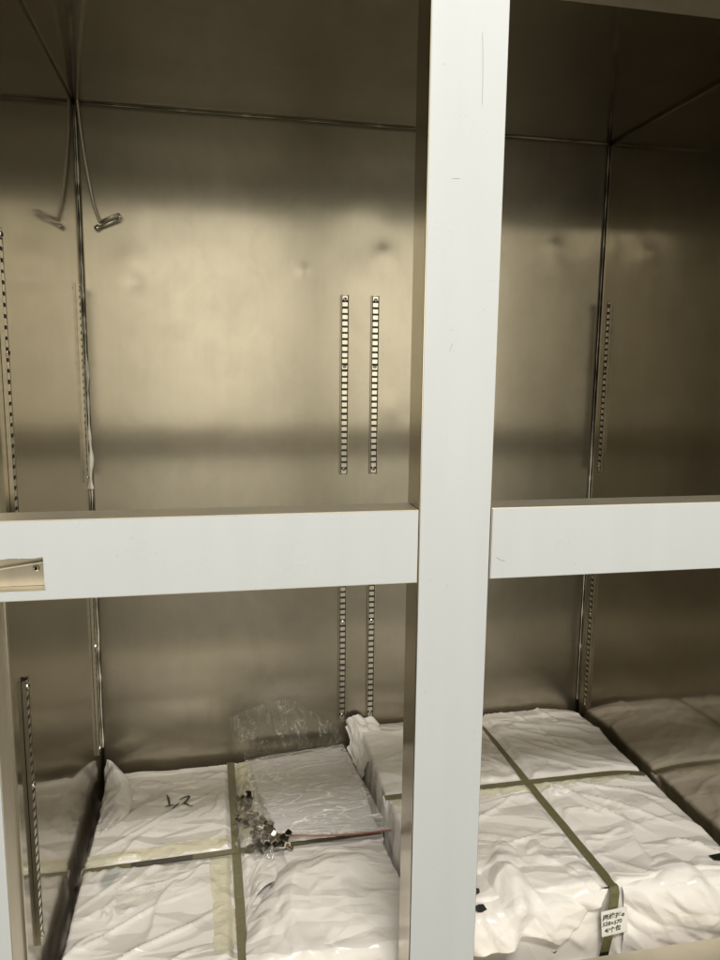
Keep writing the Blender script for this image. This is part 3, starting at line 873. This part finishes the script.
flap('loose_sheet', [
    [(.600, .205, .109), (.645, .212, .112), (.690, .215, .116), (.735, .235, .114), (.780, .245, .112), (.828, .190, .112)],
    [(.598, .165, .110), (.640, .165, .115), (.692, .168, .130), (.725, .185, .117), (.775, .190, .119), (.832, .140, .115)],
    [(.598, .125, .110), (.640, .120, .113), (.685, .112, .131), (.718, .135, .116), (.770, .140, .120), (.836, .093, .113)],
    [(.598, .086, .100), (.636, .078, .104), (.680, .070, .116), (.712, .086, .106), (.760, .084, .108), (.822, .082, .090)],
    [(.598, .072, .080), (.632, .062, .082), (.672, .060, .086), (.705, .078, .082), (.745, .078, .082), (.790, .080, .062)],
    [(.598, .070, .050), (.630, .060, .054), (.664, .056, .056), (.695, .074, .058), (.725, .080, .050), (.755, .082, .032)],
], right, 51, 9, .0095, 22, .9, 2.2)
flap('loose_sheet', [
    [(.862, .135, .109), (.90, .150, .111), (.95, .155, .111), (1.00, .160, .110), (1.05, .155, .106), (1.083, .150, .097)],
    [(.862, .098, .110), (.90, .096, .113), (.95, .094, .113), (1.00, .096, .113), (1.05, .096, .108), (1.088, .098, .100)],
    [(.862, .084, .090), (.90, .078, .094), (.95, .074, .096), (1.00, .076, .098), (1.05, .078, .094), (1.092, .082, .085)],
    [(.863, .084, .055), (.90, .076, .055), (.95, .072, .050), (1.00, .074, .050), (1.05, .078, .050), (1.092, .082, .050)],
    [(.863, .086, .010), (.90, .082, .008), (.95, .080, .006), (1.00, .080, .005), (1.05, .080, .005), (1.092, .084, .005)],
    [(.863, .087, -.022), (.90, .086, -.022), (.95, .086, -.022), (1.00, .086, -.022), (1.05, .086, -.022), (1.092, .087, -.022)],
], right, 53, 9, .010, 20, .5, 2.4)
# crumpled gather at the back left corner
flap('folded_corner', [
    [(.600, .688, .106), (.585, .690, .120), (.556, .687, .124), (.530, .684, .120), (.522, .680, .108)],
    [(.600, .660, .108), (.580, .660, .115), (.556, .655, .110), (.540, .650, .104), (.528, .652, .092)],
    [(.595, .630, .108), (.575, .625, .110), (.552, .622, .096), (.534, .620, .088), (.520, .630, .080)],
    [(.590, .590, .108), (.570, .588, .106), (.550, .585, .088), (.540, .582, .078), (.528, .590, .066)],
    [(.585, .555, .107), (.566, .555, .102), (.549, .552, .080), (.545, .552, .066), (.540, .556, .054)],
], right, 55, 9, .012, 44, 1.3, 1.6)
# torn specks where the dark contents show at the front left corner
def scrap(name, pts, parent, mat):
    mb = MB(); vs = [mb.b.verts.new(p) for p in pts]; mb.b.faces.new(vs)
    o = mb.build(name, mat, parent); solidify(o, .0006, 0); return o
for pts in ([(.6225, .1205, .1165), (.628, .1215, .1165), (.634, .118, .1168), (.632, .110, .117), (.626, .107, .117)],
            [(.614, .092, .108), (.624, .094, .1105), (.631, .092, .1115), (.634, .084, .1085), (.626, .083, .106), (.620, .085, .105)],
            [(.7350, .0725, .0330), (.7385, .0725, .0290), (.7450, .0715, .0330), (.7415, .0720, .0280)],
            [(1.038, .1275, .1135), (1.062, .1295, .1135), (1.052, .1125, .1135), (1.040, .1155, .1140)]):
    scrap('black_scrap', pts, right, M['strapdark'])
# paper label with three lines of handwriting on the front
LY = RY0 - .0178
lab = MB().box((.8215, LY, .0375), (.8655, LY + .0005, .0815)).mesh('paper_label')
lab = link('paper_label', lab, right, [M['label']])
lab_rot = Matrix.Translation(Vector((.843, 0, .06))) @ Matrix.Rotation(-.09, 4, 'Y') @ Matrix.Translation(-Vector((.843, 0, .06)))
pw = Vector(right.location)
lab.data.transform(Matrix.Translation(-pw) @ lab_rot @ Matrix.Translation(pw))
def writing(txt, x, z, size, parent):
    c = bpy.data.curves.new('writing', 'FONT'); c.body = txt; c.size = size; c.extrude = .0001; c.shear = .18; c.offset = size * .018
    t = bpy.data.objects.new('writing_source', c); COL.objects.link(t)
    bpy.context.view_layer.update()
    me = bpy.data.meshes.new_from_object(t.evaluated_get(bpy.context.evaluated_depsgraph_get()))
    bpy.data.objects.remove(t); bpy.data.curves.remove(c)
    for v in me.vertices:
        v.co.y += .0005 * math.sin(v.co.x * 260 + z * 900)
    me.materials.clear()
    me.transform(lab_rot @ Matrix.Translation((x, LY - .0003, z)) @ Matrix.Rotation(math.pi / 2, 4, 'X'))
    return link('writing', me, parent, [M['ink']])
writing('两维护e', .8225, .0665, .0108, lab)
writing('528×570', .8225, .0555, .0092, lab)
writing('4/个包', .8260, .0440, .0098, lab)

# ================================================================== document bag on the left parcel
doc = thing('document_bag', 'clear zip bag of pale papers with a red zip line, lying on the low parcel', 'document bag', (.42, .50, LZ + .01))
def sheet_quad(bl, br, fr, fl, n=60, m=60, bulge=.0, seed=0, amp=.0, freq=25):
    bl, br, fr, fl = [np.array(q, float) for q in (bl, br, fr, fl)]
    u = np.linspace(0, 1, n)[:, None, None]; v = np.linspace(0, 1, m)[None, :, None]
    P = (bl * (1 - u) + br * u) * (1 - v) + (fl * (1 - u) + fr * u) * v
    e = (np.sin(np.pi * u) * np.sin(np.pi * v))[..., 0]
    P[..., 2] += bulge * e ** .5 + amp * vnoise(P[..., 0], P[..., 1], freq, seed, 2.2, .2, 3)
    return P
def sagv(P, k): P[..., 2] += k * np.sin(np.linspace(0, np.pi, P.shape[1]))[None, :]; return P
PP = sheet_quad((.309, .640, .0635), (.508, .655, .072), (.530, .362, .068), (.333, .388, .0665), bulge=-.003, seed=3, amp=.0018, freq=10)
PP = crumple(PP, 61, .0016, 30, 4.0, .1)
pp = link('papers', grid_mesh('papers', PP), doc, [M['paper']], True); solidify(pp, .0045, -1)
PB = sheet_quad((.300, .648, .066), (.516, .662, .0745), (.549, .346, .0705), (.311, .376, .069), n=110, m=110, bulge=.002, seed=5, amp=.0035, freq=14)
PB = crumple(PB, 12, .0022, 34, 3.6, .30)
sleeve = link('plastic_sleeve', grid_mesh('plastic_sleeve', PB), doc, [M['bag']], True)
zp = []
for i in range(40):
    t = i / 39
    s = math.sin(math.pi * t)
    zp.append((.311 + .240 * t, .378 - .030 * t - .012 * s, .0715 + .004 * (1 - t) - .001 * s))
zs = MB().tube(zp, .0014, 6).build('zip_strip', M['red'], doc, True)
ribbon('zip_band', [(x, y + .006, z + .0008) for x, y, z in zp], .008, M['bag'], doc, (0, 1, 0), .0003)
# added clear tongue against the back wall, standing in for the bag's caustics
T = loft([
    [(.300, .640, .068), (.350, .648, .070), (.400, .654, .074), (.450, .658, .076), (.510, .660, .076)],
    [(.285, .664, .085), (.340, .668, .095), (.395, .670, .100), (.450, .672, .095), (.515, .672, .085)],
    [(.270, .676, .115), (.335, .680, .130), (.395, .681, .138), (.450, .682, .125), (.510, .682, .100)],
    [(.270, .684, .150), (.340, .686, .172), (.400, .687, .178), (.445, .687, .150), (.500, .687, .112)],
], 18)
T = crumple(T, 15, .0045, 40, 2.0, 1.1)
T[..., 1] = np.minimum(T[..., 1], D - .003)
link('caustic_film', grid_mesh('caustic_film', T), doc, [M['wisp']], True)

# ================================================================== small bag of metal clips
hb = thing('hardware_bag', 'small clear plastic bag of loose metal shelf clips beside the document bag', 'plastic bag', (.30, .42, LZ + .005))
Pt = loft([
    [(.284, .540, .050), (.300, .548, .060), (.318, .548, .064), (.335, .540, .058)],
    [(.276, .470, .050), (.292, .475, .076), (.316, .475, .080), (.338, .465, .062)],
    [(.272, .410, .050), (.290, .412, .080), (.318, .410, .084), (.346, .400, .062)],
    [(.276, .365, .050), (.298, .360, .072), (.325, .352, .080), (.352, .345, .060)],
    [(.300, .335, .051), (.318, .326, .058), (.338, .318, .062), (.358, .312, .054)],
], 12)
Pt = crumple(Pt, 19, .006, 60, 1.6, .8)
link('clear_film', grid_mesh('clear_film', Pt), hb, [M['bag_small']], True)
def clip_mesh():
    """a bent shelf clip: flat tongue, upright web, hooked foot"""
    mb = MB(); t = .0011; w = .0050
    mb.box((-w, 0, 0), (w, .016, t)); mb.box((-w, -t, 0), (w, 0, .010)); mb.box((-w, -.009, .010 - t), (w, -t, .010))
    mb.box((-w, -.010, .004), (w, -.009, .010))
    return mb.mesh('shelf_clip')
cm = clip_mesh(); cm.materials.append(M['zinc'])
rng = random.Random(12)
cm2 = cm.copy(); cm2.materials.clear(); cm2.materials.append(M['darkzinc'])  # darker copy of the same clip
cm3 = cm.copy(); cm3.materials.clear(); cm3.materials.append(M['bright'])
spots = []
for i in range(46):
    t = rng.random()
    y = .335 + .17 * t; xc = .338 - .040 * min(1, t * 1.6); hw = .030 * (1 - .55 * t)
    spots.append((xc + rng.uniform(-hw, hw), y, .053 + .026 * rng.random() * (1 - .4 * t)))
for i, (x, y, z) in enumerate(spots):
    c = bpy.data.objects.new('shelf_clip', (cm2, cm, cm3)[i % 3]); COL.objects.link(c)
    c.location = (x, y, z + .002)
    c.rotation_euler = (rng.uniform(-.7, .7), rng.uniform(-.7, .7), rng.uniform(0, 6.28))
    c.scale = (.95,) * 3
    c['label'] = 'small bent metal shelf clip heaped in the little clear bag'; c['category'] = 'shelf clip'; c['kind'] = 'thing'
    c['group'] = 'metal shelf clips in the little bag'

# ================================================================== camera
cam = bpy.data.cameras.new('camera'); co = bpy.data.objects.new('camera', cam); COL.objects.link(co)
cam.sensor_fit = 'HORIZONTAL'; cam.sensor_width = 36; cam.lens = 727.376 / 720 * 36
cam.clip_start = .02; cam.clip_end = 100
yaw, pitch, roll = .1973, .1478, .011
fw = Vector((math.sin(yaw) * math.cos(pitch), math.cos(yaw) * math.cos(pitch), -math.sin(pitch)))
rt = Vector((math.cos(yaw), -math.sin(yaw), 0)); upv = rt.cross(fw)
r2 = math.cos(roll) * rt + math.sin(roll) * upv; u2 = -math.sin(roll) * rt + math.cos(roll) * upv
m4 = Matrix((r2, u2, -fw)).transposed().to_4x4(); m4.translation = Vector((.2491, -.8382, .9002))
co.matrix_world = m4
scene.camera = co

# ================================================================== light of the store room in front of the cabinet
w = bpy.data.worlds.new('World'); scene.world = w; w.use_nodes = True
nt = w.node_tree; bg = nt.nodes['Background']
tc = nt.nodes.new('ShaderNodeTexCoord'); sx = nt.nodes.new('ShaderNodeSeparateXYZ'); nt.links.new(tc.outputs['Generated'], sx.inputs[0])
def wramp(src, lo, hi, stops):
    mr = nt.nodes.new('ShaderNodeMapRange'); mr.inputs[1].default_value = lo; mr.inputs[2].default_value = hi
    nt.links.new(src, mr.inputs[0])
    r = nt.nodes.new('ShaderNodeValToRGB'); e = r.color_ramp.elements
    while len(e) < len(stops): e.new(.5)
    for el, (p, c) in zip(e, stops):
        el.position = (p - lo) / (hi - lo); el.color = (*c, 1) if isinstance(c, tuple) else (c, c, c, 1)
    nt.links.new(mr.outputs[0], r.inputs[0]); return r
rz = wramp(sx.outputs['Z'], -1, 1, [(-1, .08), (-.42, .08), (-.30, .20), (-.20, .58), (-.125, .85), (-.10, 1.15), (-.08, 1.45), (.0, 1.68), (.03, 1.82), (.125, 1.92), (.135, 1.65), (.20, 1.40), (.5, .5), (1, .4)])
rx = wramp(sx.outputs['X'], -1, 1, [(-1, .03), (-.58, .03), (-.48, .07), (-.40, .42), (-.30, .97), (-.05, 1.0), (.35, .92), (.7, .55), (1, .4)])
ml = nt.nodes.new('ShaderNodeMixRGB'); ml.blend_type = 'MULTIPLY'; ml.inputs[0].default_value = 1
nt.links.new(rz.outputs[0], ml.inputs[1]); nt.links.new(rx.outputs[0], ml.inputs[2])
m2 = nt.nodes.new('ShaderNodeMixRGB'); m2.blend_type = 'MULTIPLY'; m2.inputs[0].default_value = 1; m2.inputs[2].default_value = (1, .945, .77, 1)
nt.links.new(ml.outputs[0], m2.inputs[1]); nt.links.new(m2.outputs[0], bg.inputs['Color'])
bg.inputs['Strength'].default_value = 1.36

def lamp(name, loc, target, sx_, sy_, power, col=(1, .95, .86)):
    l = bpy.data.lights.new(name, 'AREA'); l.shape = 'RECTANGLE'; l.size = sx_; l.size_y = sy_; l.energy = power; l.color = col
    o = bpy.data.objects.new(name, l); COL.objects.link(o); o.location = loc
    o.rotation_euler = (Vector(target) - Vector(loc)).to_track_quat('-Z', 'Y').to_euler()
    return o
lamp('ceiling_lamp', (.35, -1.75, 2.75), (.55, .1, .3), 1.3, .3, 62)
lamp('far_ceiling_lamp', (-1.323, -3.845, 2.077), (1.0, .6, 1.1), .22, .10, 2.2)

# ================================================================== render settings
scene.render.engine = 'CYCLES'
scene.cycles.max_bounces = 14; scene.cycles.glossy_bounces = 8; scene.cycles.transparent_max_bounces = 16
scene.cycles.use_denoising = True
scene.cycles.caustics_reflective = True
scene.view_settings.view_transform = 'Standard'; scene.view_settings.look = 'None'
scene.view_settings.exposure = 0; scene.view_settings.gamma = 1
